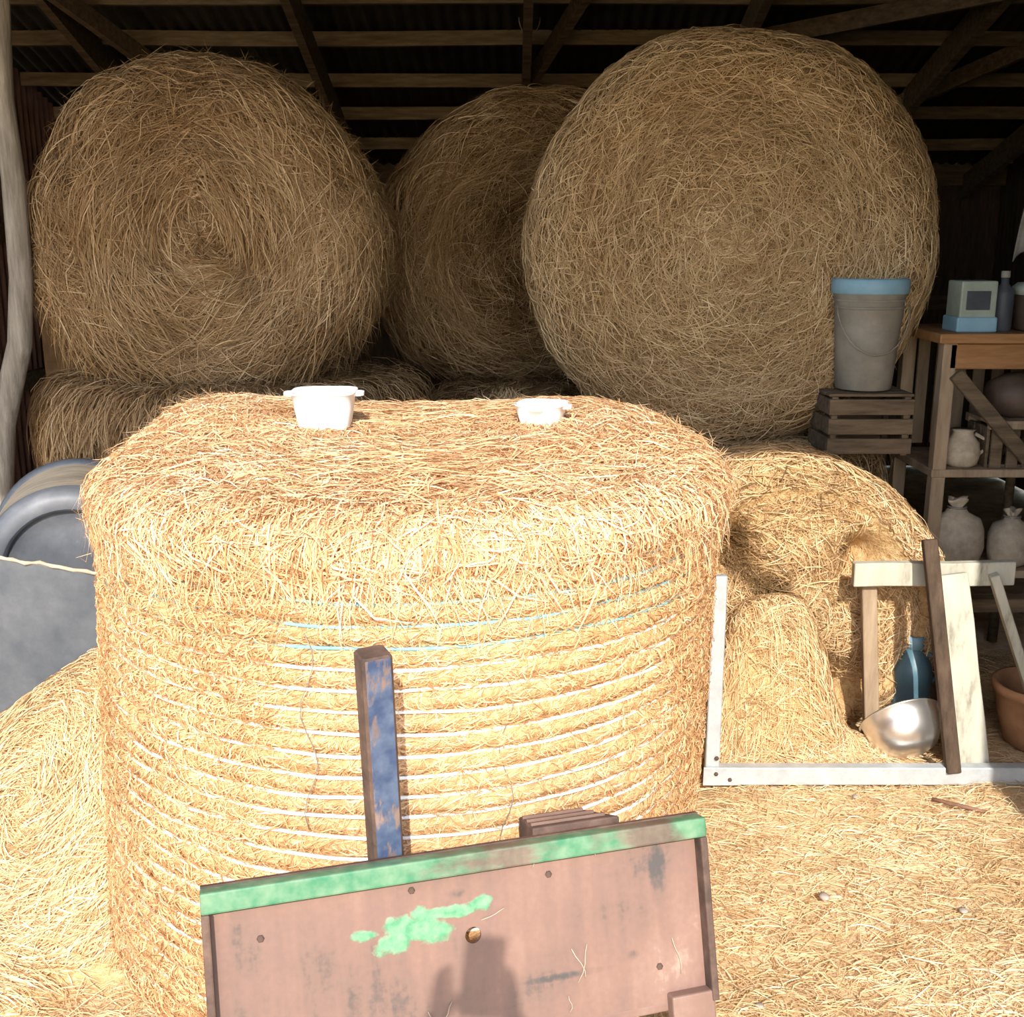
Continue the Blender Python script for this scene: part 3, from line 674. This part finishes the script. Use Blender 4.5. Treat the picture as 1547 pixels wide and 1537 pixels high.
# ---------------------------------------------------------------- galvanised frame at the right
fx0 = .622; fy = 3.235; fx1 = 2.05
gf = empty('metal_frame', (fx0, fy, 0), label='galvanised angle frame standing on the straw at the right, bolted corners', cat='frame')
beam('bottom_rail', (0, 0, .03), (fx1-fx0, 0, .03), .04, .06, GALV, gf, .003)
beam('upright', (.02, -.003, .0), (.018, .0, .70), .045, .03, GALV, gf, .003)
box('corner_plate', (.045, -.026, .035), (.11, .005, .062), GALV, gf, bevel=.001)
for x_, z_ in ((.03, .045), (.075, .025), (.03, .10)):
    o = lathe('bolt', [(.007,0), (.007,.004), (.005,.006)], RUSTD, gf, 6); o.location = (x_, -.028, z_); o.rotation_euler = (math.pi/2,0,0)
# leaning strut, dark, and the chipped cream board fence piece behind the rail
a = P(1440, 1168, 3.215); b = P(1404, 815, 3.38)
beam('strut', a - gf.location, b - gf.location, .045, .03, WOODW, gf, .003)
tp = empty('cream_trestle', (1.53, 3.3, 0), label='chipped cream wooden trestle leaning in the galvanised frame, one crossbar', cat='trestle')
def wseg(name, a, b, wx, wz, mat, par, **k):
    return beam(name, Vector(a)-par.location, Vector(b)-par.location, wx, wz, mat, par, **k)
wseg('leg', P(1470, 1160, 3.29), P(1436, 868, 3.42), .105, .03, CREAM, tp, seg=4, wob=.002)
wseg('leg', P(1590, 1150, 3.40), P(1500, 868, 3.44), .055, .03, CREAM, tp, seg=4, wob=.002)
wseg('crossbar', P(1288, 868, 3.47), P(1530, 866, 3.47), .035, .08, CREAM, tp, seg=5, wob=.003)
wseg('leg', P(1316, 1100, 3.52), P(1312, 880, 3.50), .05, .03, TANW, tp)
# stainless bowl lying on its side in the straw
sb = empty('steel_bowl', P(1362, 1146, 3.385), label='shiny stainless steel bowl tipped on its side in the straw', cat='bowl')
sb.location.z = .115; sb.rotation_euler = (math.radians(-48), math.radians(-16), 0)
prof = [(.001,-.085), (.05,-.083), (.085,-.068), (.112,-.035), (.124,.0), (.128,.040), (.136,.043), (.136,.046), (.125,.045), (.121,.0), (.108,-.034), (.082,-.064), (.05,-.078), (.001,-.08)]
lathe('shell', prof, STEEL, sb, 48, True, True)
lathe('rim', [(.133,.040), (.138,.043), (.133,.048), (.129,.044)], STEEL, sb, 48, False, False)
o = Revolve([(0,.030), (.06,.032), (.115,.012)], (0,0,0), amp=(.004,.004), freq=(20,50)).mesh('straw_fill', CORE_S, sb, 40, 8); o['label'] = 'straw inside the bowl'
# blue water jug behind the bowl
jb = empty('water_jug', P(1372, 1090, 3.62), label='blue plastic jug with a pale neck behind the steel bowl', cat='jug'); jb.location.z = 0.0
o = lathe('body', [(.05,0), (.062,.006), (.066,.03), (.066,.23), (.06,.26), (.036,.30), (.028,.32)], BLUEP, jb, 28)
o = lathe('neck', [(.03,.315), (.03,.36), (.026,.362), (.024,.33)], LBLUE, jb, 20); o['label'] = 'pale neck'
tube('handle', [(.058,-.02,.20), (.09,-.02,.215), (.092,-.02,.28), (.04,-.02,.30)], .008, BLUEP, jb, 8)
# terracotta pot at the right edge
tpot = empty('clay_pot', P(1560, 1120, 3.50), label='brown clay pot behind the frame at the right edge of the picture', cat='pot'); tpot.location.z = .0
lathe('body', [(.07,0), (.095,.02), (.125,.12), (.14,.20), (.15,.205), (.15,.235), (.138,.235), (.128,.2), (.11,.12), (.08,.03), (.001,.03)], TERRA, tpot, 32)

# ---------------------------------------------------------------- pail with blue lid on a crate, on the lower bale
cr = empty('slatted_crate', (1.30, 3.98, .945), label='small dark slatted crate under the lidded grey pail', cat='crate')
cr.location = (1.27, 3.97, .955)
for sy in (-1, 1):
    for k in range(3): box('slat', (0, sy*.12, .035+.07*k), (.30, .012, .055), WOODD, cr, bevel=.002)
for sx in (-1, 1):
    for k in range(3): box('slat', (sx*.144, 0, .035+.07*k), (.012, .22, .055), WOODD, cr, bevel=.002)
    for sy in (-1, 1): box('corner_block', (sx*.128, sy*.105, .105), (.022, .022, .21), WOODD, cr, bevel=.002)
for k in range(4): box('top_slat', (0, -.09+.06*k, .216), (.30, .05, .010), WOODD, cr, bevel=.002)
pa = empty('plastic_pail', (1.27, 3.965, 1.182), label='grey plastic pail with pale blue lid in front of the large pale bale', cat='pail')
lathe('body', [(.092,0), (.098,.004), (.112,.20), (.122,.33), (.126,.334), (.126,.352)], GREYB, pa, 36)
for z_ in (.285, .31): lathe('ridge', [(.118,z_), (.126,z_+.003), (.126,z_+.008), (.118,z_+.011)], GREYB, pa, 36, False, False)
o = lathe('lid', [(.129,.338), (.134,.342), (.134,.385), (.128,.392), (.118,.388), (.001,.384)], LBLUE, pa, 36, False, True); o['label'] = 'pale blue lid'
tube('handle', [(.128*math.cos(t), -.128*math.sin(t)*.55-.05, .30-.17*math.sin(t)) for t in [math.pi*i/16 for i in range(17)]], .0025, WIRE, pa, 6)

# ---------------------------------------------------------------- rough wooden rack in the shade at the right
rk = empty('wooden_rack', (1.83, 4.15, 0), label='rough wooden rack in the shade at the right, orange-brown top board', cat='rack')
RX0, RX1 = -.30, .60
for x_ in (RX0+.03, RX1-.03):
    for y_ in (-.2, .2): box('post', (x_, y_, .68), (.05, .05, 1.36), TANW, rk, bevel=.004)
box('shelf', (.15, 0, 1.365), (.94, .50, .035), ORW, rk, bevel=.005)['label'] = 'orange-brown top shelf'
box('apron', (.15, -.215, 1.30), (.84, .02, .09), ORW, rk, bevel=.004)
for zz in (.875, .49): box('shelf', (.15, 0, zz), (.90, .46, .03), TANW, rk, bevel=.004)
beam('brace', (RX0+.05, -.24, 1.24), (RX0+.34, -.24, .93), .03, .05, WOODD, rk); beam('brace', (RX1-.1, -.24, 1.24), (RX1-.32, -.24, .93), .03, .05, WOODD, rk)
for k in range(6): box('slat', (RX0+.10+.075*k, .215, 1.12), (.045, .014, .42), TANW, rk, bevel=.002)
rkl = rk.location
# things on the top shelf
bxx = empty('tin_box', (rkl.x-.17, 4.03, 1.3825), label='pale green metal box with a dark window and blue base on the rack', cat='box')
box('case', (0,0,.115), (.13,.13,.13), noisy('pale_green_tin', [(.3,(.22,.27,.23)), (.7,(.34,.39,.34))], 9, rough=.5), bxx, bevel=.006)
box('window', (-.002,-.066,.112), (.085,.006,.066), DARKP, bxx, bevel=.002)['label'] = 'dark window'
box('base', (0,0,.027), (.145,.14,.054), LBLUE, bxx, bevel=.006)['label'] = 'blue base'
bo = empty('dark_bottle', (rkl.x-.06, 4.02, 1.3825), label='dark slate bottle between the green box and the pale tub on the rack', cat='bottle')
lathe('body', [(.032,0),(.036,.006),(.036,.13),(.030,.15),(.014,.17),(.013,.195)], DARKP, bo, 24); lathe('cap', [(.015,.19),(.016,.193),(.016,.212),(.014,.214)], GREYB, bo, 20)
tu = empty('oval_tub', (rkl.x+.075, 4.03, 1.3825), label='dark red tub with pale grey-green lid on the rack', cat='tub')
loft('body', [sq_ring(.055,.07,0,3), sq_ring(.075,.08,.01,3), sq_ring(.08,.085,.13,3)], BRN, tu); loft('lid', [sq_ring(.086,.09,.13,3), sq_ring(.088,.092,.155,3), sq_ring(.07,.075,.172,3), sq_ring(.01,.01,.176,3)], noisy('pale_green_lid', [(.3,(.27,.31,.27)), (.7,(.40,.44,.39))], 9, rough=.5), tu)
# middle shelf: jug and saddle-shaped hump on a crate
ju = empty('cream_jug', (rkl.x-.17, 3.99, .89), label='squat cream jug on the middle shelf of the rack', cat='jug')
lathe('body', [(.04,0),(.058,.012),(.066,.05),(.06,.09),(.04,.115),(.036,.13),(.044,.138)], SACK, ju, 28)
tube('handle', [(.058,0,.04),(.085,0,.06),(.085,0,.10),(.045,0,.12)], .007, SACK, ju, 8)
kc = empty('wooden_crate', (rkl.x+.09, 4.05, .89), label='dark wooden crate with upright slats on the middle shelf, leather bag on it', cat='crate')
for sy in (-1, 1):
    for k in range(6): box('slat', (-.15+.06*k, sy*.10, .075), (.042, .012, .15), WOODD, kc, bevel=.002)
for sx in (-1, 1):
    for k in range(3): box('slat', (sx*.176, -.06+.06*k, .075), (.012, .05, .15), WOODD, kc, bevel=.002)
for sy in (-1, 1): box('rail', (0, sy*.10, .155), (.37, .03, .02), TANW, kc, bevel=.002)
box('bottom', (0,0,.006), (.34,.19,.012), WOODD, kc, bevel=.002); box('top_board', (0,0,.170), (.37,.23,.012), TANW, kc, bevel=.002)
lg = empty('leather_bag', (rkl.x+.10, 4.05, 1.067), label='rounded dark brown leather bag lying on the slatted crate in the rack', cat='bag')
loft('body', [[(x_, math.cos(t)*ry, .075+max(-.075, math.sin(t)*rz)) for t in [2*math.pi*i/24 for i in range(24)]] for x_, ry, rz in ((-.165,.03,.03),(-.155,.07,.06),(-.10,.095,.085),(0,.10,.095),(.10,.095,.085),(.155,.07,.06),(.165,.03,.03))], BRN, lg)
tube('strap', [(-.06,-.05,.155),(-.05,-.06,.185),(0,-.06,.195),(.05,-.06,.185),(.06,-.05,.155)], .006, ORW, lg, 8)
# lower shelf: two sacks
def sack(label, loc, a, h, rz):
    s_ = empty('grain_sack', loc, (0,0,rz), label=label, cat='sack')
    rs_ = []
    for i, (f_, z_) in enumerate(((.7,0),(.95,.02),(1.05,.08),(1.0,.16),(.85,.21),(.42,.235),(.35,.25))):
        rs_.append([(a*f_*math.cos(t)*(1+.05*math.sin(3*t+i)), a*.8*f_*math.sin(t)*(1+.05*math.sin(4*t+i*2)), z_*h/.25) for t in [2*math.pi*k/28 for k in range(28)]])
    loft('body', rs_, SACK, s_)
    loft('tied_neck', [[(a*k_*(1+.3*math.sin(4*t))*math.cos(t), a*k_*(1+.3*math.sin(4*t))*math.sin(t)*.7, h*z_+.006*math.sin(3*t)*(z_ > 1.1)) for t in [2*math.pi*q/24 for q in range(24)]] for k_, z_ in ((.30,.99),(.2,1.03),(.2,1.05),(.36,1.15),(.38,1.19),(.2,1.17))], SACK, s_)
    tube('cord', [(a*.30*math.cos(t), a*.30*math.sin(t), h*1.035) for t in [2*math.pi*k/16 for k in range(16)]], .004, WIRE, s_, 5, True)
sack('taller tied grain sack on the lowest shelf of the rack', (rkl.x-.16, 4.0, .505), .105, .22, .2)
sack('shorter tied grain sack on the lowest shelf, right of the taller sack', (rkl.x+.06, 4.02, .505), .095, .18, .9)
# grey rag hanging from the rafters behind the rack (on a wire)
rg = empty('hanging_rag', (2.10, 4.5, 1.62), label='grey rag draped over a peg on a tall stake, upper right', cat='rag')
bm = bmesh.new(); nx, nz = 14, 16; g = []
for j in range(nz+1):
    row = []
    for i in range(nx+1):
        s_ = i/nx; t = j/nz; wd = .07+.09*t**.6
        x_ = (s_-.5)*wd*2*.8+.02*t; y_ = .02*math.sin(s_*16)*t-.02 ; z_ = .30 - .28*t*(1-.15*math.sin(s_*5)) - .04*abs(s_-.5)
        row.append(bm.verts.new((x_, y_, z_)))
    g.append(row)
for j in range(nz):
    for i in range(nx): bm.faces.new((g[j][i], g[j][i+1], g[j+1][i+1], g[j+1][i]))
o = bmo('cloth', bm, CLOTH, rg, True); o.modifiers.new('t', 'SOLIDIFY').thickness = .004
stk_ = empty('wooden_stake', (2.10, 4.53, 0), label='tall thin wooden stake behind the rack holding the grey rag', cat='stake')
tube('pole', [(0,0,0),(.006,0,.9),(0,0,1.96)], [.022,.02,.016], WOODD, stk_, 8); tube('peg', [(0,0,1.91),(0,-.07,1.925)], .008, WOODD, stk_, 6)
# dark old chair-like sawhorse low behind the trestle
sh = empty('sawhorse', (1.86, 3.74, 0), label='dark low sawhorse behind the cream trestle', cat='sawhorse')
beam('top_bar', (-.30,0,.44), (.30,0,.44), .07, .05, WOODD, sh)
for sx in (-1,1):
    for sy in (-1,1): beam('leg', (sx*.25, sy*.02, .42), (sx*.27, sy*.13, 0), .045, .025, WOODD, sh)

# ---------------------------------------------------------------- left: post, grey tub, barrel
pp = [P(-14,-260,4.05), P(-3,0,4.05), P(3,150,4.05), P(20,270,4.05), P(32,420,4.05), P(30,520,4.05), P(4,640,4.05), P(-2,760,4.05)]
pst = empty('log_post', (-1.9, 4.05, 0), label='crooked weathered grey log post at the left edge', cat='post')
zt = pp[-1]; pts = [Vector((zt.x-.03, 4.05, 0)), Vector((zt.x-.02, 4.05, .3))] + pp[::-1] + [Vector((pp[0].x-.03, 4.05, 3.42))]
tube('trunk', [q_ - pst.location for q_ in pts], [.055,.053,.052,.046,.043,.041,.040,.039,.038,.037,.036], POSTM, pst, 14)
tubx = empty('grey_tub', (-1.47, 3.40, 0), (0, math.radians(8), math.radians(-4)), label='large open grey plastic tub tilted beside the straw mound, left edge', cat='tub')
def tubring(a, b, z): return sq_ring(a, b, z, 9, 40)
loft('shell', [tubring(.235,.30,.03), tubring(.25,.315,.05), tubring(.30,.355,.80), tubring(.30,.355,.805), tubring(.288,.343,.80), tubring(.25,.31,.42), tubring(.01,.01,.415)], PLASL, tubx)
tube('frayed_edge', [(x_, -.355+.004*math.sin(x_*60), .806+.002*math.sin(x_*37)+.002*math.sin(x_*91)) for x_ in [-.26+.02*i for i in range(27)]], [.004+.003*abs(math.sin(i*1.7)) for i in range(27)], SACK, tubx, 6)['label'] = 'pale frayed edge'
br = empty('plastic_barrel', (-1.375, 3.28, .695), (0,0,math.radians(17)), label='black-grey plastic barrel lying in the tilted tub, end towards the viewer', cat='barrel')
def ydisc(prof, name, mat, par, n=56, lab=None):
    o = loft(name, [[(r*math.cos(t), y_, r*math.sin(t)) for t in [2*math.pi*k/n for k in range(n)]] for r, y_ in prof], mat, par, False, False)
    if lab: o['label'] = lab
    return o
ydisc([(.001,.028), (.14,.026), (.185,.024), (.192,.018), (.197,.004), (.205,.0), (.23,.002), (.252,.012), (.262,.03), (.266,.06)], 'end_cap', PLASG, br)
ydisc([(.266,.06), (.264,.12), (.268,.25), (.266,.42)], 'barrel_body', DUSTM, br, lab='dusty brown barrel wall')
ydisc([(.266,.40), (.276,.405), (.280,.42), (.280,.445), (.272,.46), (.25,.465), (.001,.465)], 'far_rim', DARKP, br, lab='dark far rim')
ydisc([(.199,.003), (.202,-.001), (.206,.001), (.203,.006)], 'ring_bead', DARKP, br)
# torn brown board behind, on the left wall side
tbx = empty('torn_board', (-2.32, 6.3, 0), label='torn brown board standing near the left wall behind the shaggy bale', cat='board')
pyv = [(-.35,0,0),(.4,0,0),(.42,0,1.2),(.38,0,2.02),(.22,0,2.06),(.15,0,1.96),(.02,0,2.08),(-.1,0,2.02),(-.18,0,2.10),(-.36,0,2.0)]
o = pyd('sheet', pyv, [tuple(range(10))], CARD, tbx); o.modifiers.new('t','SOLIDIFY').thickness = .012

# ---------------------------------------------------------------- small things
st = empty('stick', P(1452, 1215, 3.06), label='short reddish-brown stick lying on the straw below the galvanised frame', cat='stick'); st.location.z = .004
tube('wood', [(-.07,.05,.006),(-.02,.01,.010),(.03,-.015,.008),(.075,-.035,.006)], [.006,.007,.006,.004], noisy('red_brown_bark', [(.3,(.13,.065,.04)),(.7,(.28,.15,.10))], 30), st, 7)
def pebble(label, px, py, Y, r, mat=STONE, name='stone', cat='stone'):
    p = P(px, py, Y); bm = bmesh.new(); bmesh.ops.create_icosphere(bm, subdivisions=2, radius=r)
    for v_ in bm.verts: v_.co *= random.uniform(.82, 1.15); v_.co.z *= .55
    o = bmo(name, bm, mat, None, True); o.location = (p.x, Y, r*.3); tag(o, label, cat)
def ground_Y(py): return 1.7/math.tan(PITCH + math.atan((py-768.5)/F))
for (px_, py_, r_, lb) in ((1245,1357,.016,'grey clod on the straw between the plate and the right edge'), (1455,1378,.012,'small pale stone on the straw near the right edge'),
                          (1148,1522,.011,'pale stone at the bottom, right of the plate foot'), (1292,1205,.010,'small brown stone below the galvanised rail')):
    pebble(lb, px_, py_, ground_Y(py_), r_)
bs = empty('blue_twine_scrap', P(6, 1378, ground_Y(1378)), label='scrap of bright blue twine on the straw at the left edge', cat='twine scrap'); bs.location.z = .03
tube('cord', [(-.03,.0,.0),(-.01,.008,.006),(.004,-.004,.004),(.014,.006,.0)], .004, noisy('bright_blue_cord', [(.3,(.12,.50,.68)),(.7,(.22,.60,.75))], 30), bs, 6)
wl = empty('wire_loop', P(800, 10, 6.1), label='loop of wire hanging from the dark rafters', cat='wire')
tube('wire', [(.055*math.cos(t), 0, -.05+.085*math.sin(t)) for t in [math.pi*(1+i/12) for i in range(13)]], .0035, WIRE, wl, 6)


# ---------------------------------------------------------------- the photographer, whose hands and phone throw the shadow on the plate
pe = empty('person', (-.035, -.42, 0), label='standing person in grey shirt holding up a phone, source of the shadow on the plate', cat='person')
J = {}; E = []
def j(n_, p, r_, par=None):
    J[n_] = (Vector(p), r_); 
    if par: E.append((par, n_))
j('pelvis', (0,0,.95), .15); j('waist', (0,.01,1.10), .135, 'pelvis'); j('chest', (0,.0,1.30), .155, 'waist'); j('neck0', (0,.01,1.44), .075, 'chest'); j('neck', (0,.03,1.52), .058, 'neck0')
j('skull', (0,.05,1.62), .085, 'neck'); j('crown', (0,.045,1.68), .088, 'skull')
for s_, q_ in ((-1,'l'), (1,'r')):
    j('hip'+q_, (s_*.10,0,.88), .10, 'pelvis'); j('knee'+q_, (s_*.12,.03,.50), .062, 'hip'+q_); j('ankle'+q_, (s_*.13,-.02,.09), .042, 'knee'+q_); j('toe'+q_, (s_*.15,.15,.035), .036, 'ankle'+q_)
    j('sh'+q_, (s_*.18,0,1.40), .062, 'chest'); j('elbow'+q_, (s_*.24,.12,1.16), .042, 'sh'+q_); j('wrist'+q_, (s_*.085,.325,1.50), .028, 'elbow'+q_)
    j('palm'+q_, (s_*.062,.352,1.565), .024, 'wrist'+q_)
    for k_ in range(4):
        z_ = 1.575+.022*k_; L_ = (.8,1,.95,.85)[k_]
        j('f%d%s' % (k_, q_), (s_*.066,.365,z_), .0095, 'palm'+q_); j('g%d%s' % (k_, q_), (s_*.060,.392,z_+.006), .0085, 'f%d%s' % (k_, q_)); j('h%d%s' % (k_, q_), (s_*(.06-.026*L_),.402,z_+.008), .0075, 'g%d%s' % (k_, q_))
    j('t0'+q_, (s_*.058,.350,1.585), .011, 'palm'+q_); j('t1'+q_, (s_*.040,.352,1.612), .010, 't0'+q_); j('t2'+q_, (s_*.020,.360,1.625), .008, 't1'+q_)
names = list(J); me = bpy.data.meshes.new('rig'); me.from_pydata([J[n_][0] for n_ in names], [(names.index(a), names.index(b)) for a, b in E], [])
tmp = bpy.data.objects.new('rig', me); C.objects.link(tmp); tmp.modifiers.new('s', 'SKIN'); sm_ = tmp.modifiers.new('u', 'SUBSURF'); sm_.levels = 2; sm_.render_levels = 2
for i, n_ in enumerate(names): me.skin_vertices[0].data[i].radius = (J[n_][1],)*2
me.skin_vertices[0].data[0].use_root = True
bpy.context.view_layer.update()
bme = bpy.data.meshes.new_from_object(tmp.evaluated_get(bpy.context.evaluated_depsgraph_get()))
bpy.data.objects.remove(tmp)
SKIN = noisy('skin', [(.3,(.50,.30,.22)), (.7,(.58,.37,.28))], 20, rough=.55, bump=0); SHIRT = noisy('grey_shirt_cloth', [(.3,(.16,.17,.19)), (.7,(.24,.25,.27))], 30, rough=.9); JEANS = noisy('blue_jeans_cloth', [(.3,(.04,.06,.12)), (.7,(.08,.11,.2))], 40, rough=.9)
BOOT = noisy('brown_boot_leather', [(.3,(.06,.035,.02)), (.7,(.11,.07,.04))], 20)
bo_ = link_mesh('body', bme, SKIN, pe, True)
for m_ in (SHIRT, JEANS, BOOT): bme.materials.append(m_)
for pg in bme.polygons:
    c_ = pg.center; pg.material_index = 3 if c_.z < .12 else 2 if c_.z < .98 else 1 if (c_.z < 1.47 and c_.y < .29) else 0
# face and hair
for s_ in (-1, 1):
    bm = bmesh.new(); bmesh.ops.create_uvsphere(bm, u_segments=12, v_segments=8, radius=.012); o = bmo('eye', bm, WHITE, pe, True); o.location = (s_*.031, .128, 1.655)
    bm = bmesh.new(); bmesh.ops.create_uvsphere(bm, u_segments=10, v_segments=8, radius=.03); o = bmo('ear', bm, SKIN, pe, True); o.scale = (.3,.6,1); o.location = (s_*.083,.045,1.645)
bm = bmesh.new(); bmesh.ops.create_cone(bm, segments=8, radius1=.016, radius2=.007, depth=.05, cap_ends=True); o = bmo('nose', bm, SKIN, pe, True); o.location = (0,.140,1.635); o.rotation_euler = (.35,0,0)
o = loft('mouth', [[(x_, .128+.006*math.cos(t), 1.588+.006*math.sin(t)) for t in [2*math.pi*k/10 for k in range(10)]] for x_ in (-.024,-.012,0,.012,.024)], TERRA, pe)
bm = bmesh.new(); bmesh.ops.create_uvsphere(bm, u_segments=20, v_segments=12, radius=.1)
bmesh.ops.delete(bm, geom=[v_ for v_ in bm.verts if v_.co.z < -.01 + .06*(v_.co.y > .03)], context='VERTS'); o = bmo('hair', bm, BRN, pe, True); o.location = (0,.03,1.675); o.scale = (.95,1.02,.95)
ph = empty('mobile_phone', (-.03, -.033, 1.56), (math.radians(-8),math.radians(6),0), label='dark mobile phone held upright in both hands of the person', cat='phone')
box('case', (0,0,.075), (.074,.009,.152), DARKP, ph, bevel=.003); box('screen', (0,-.0050,.075), (.068,.001,.144), BRN, ph, bevel=0)
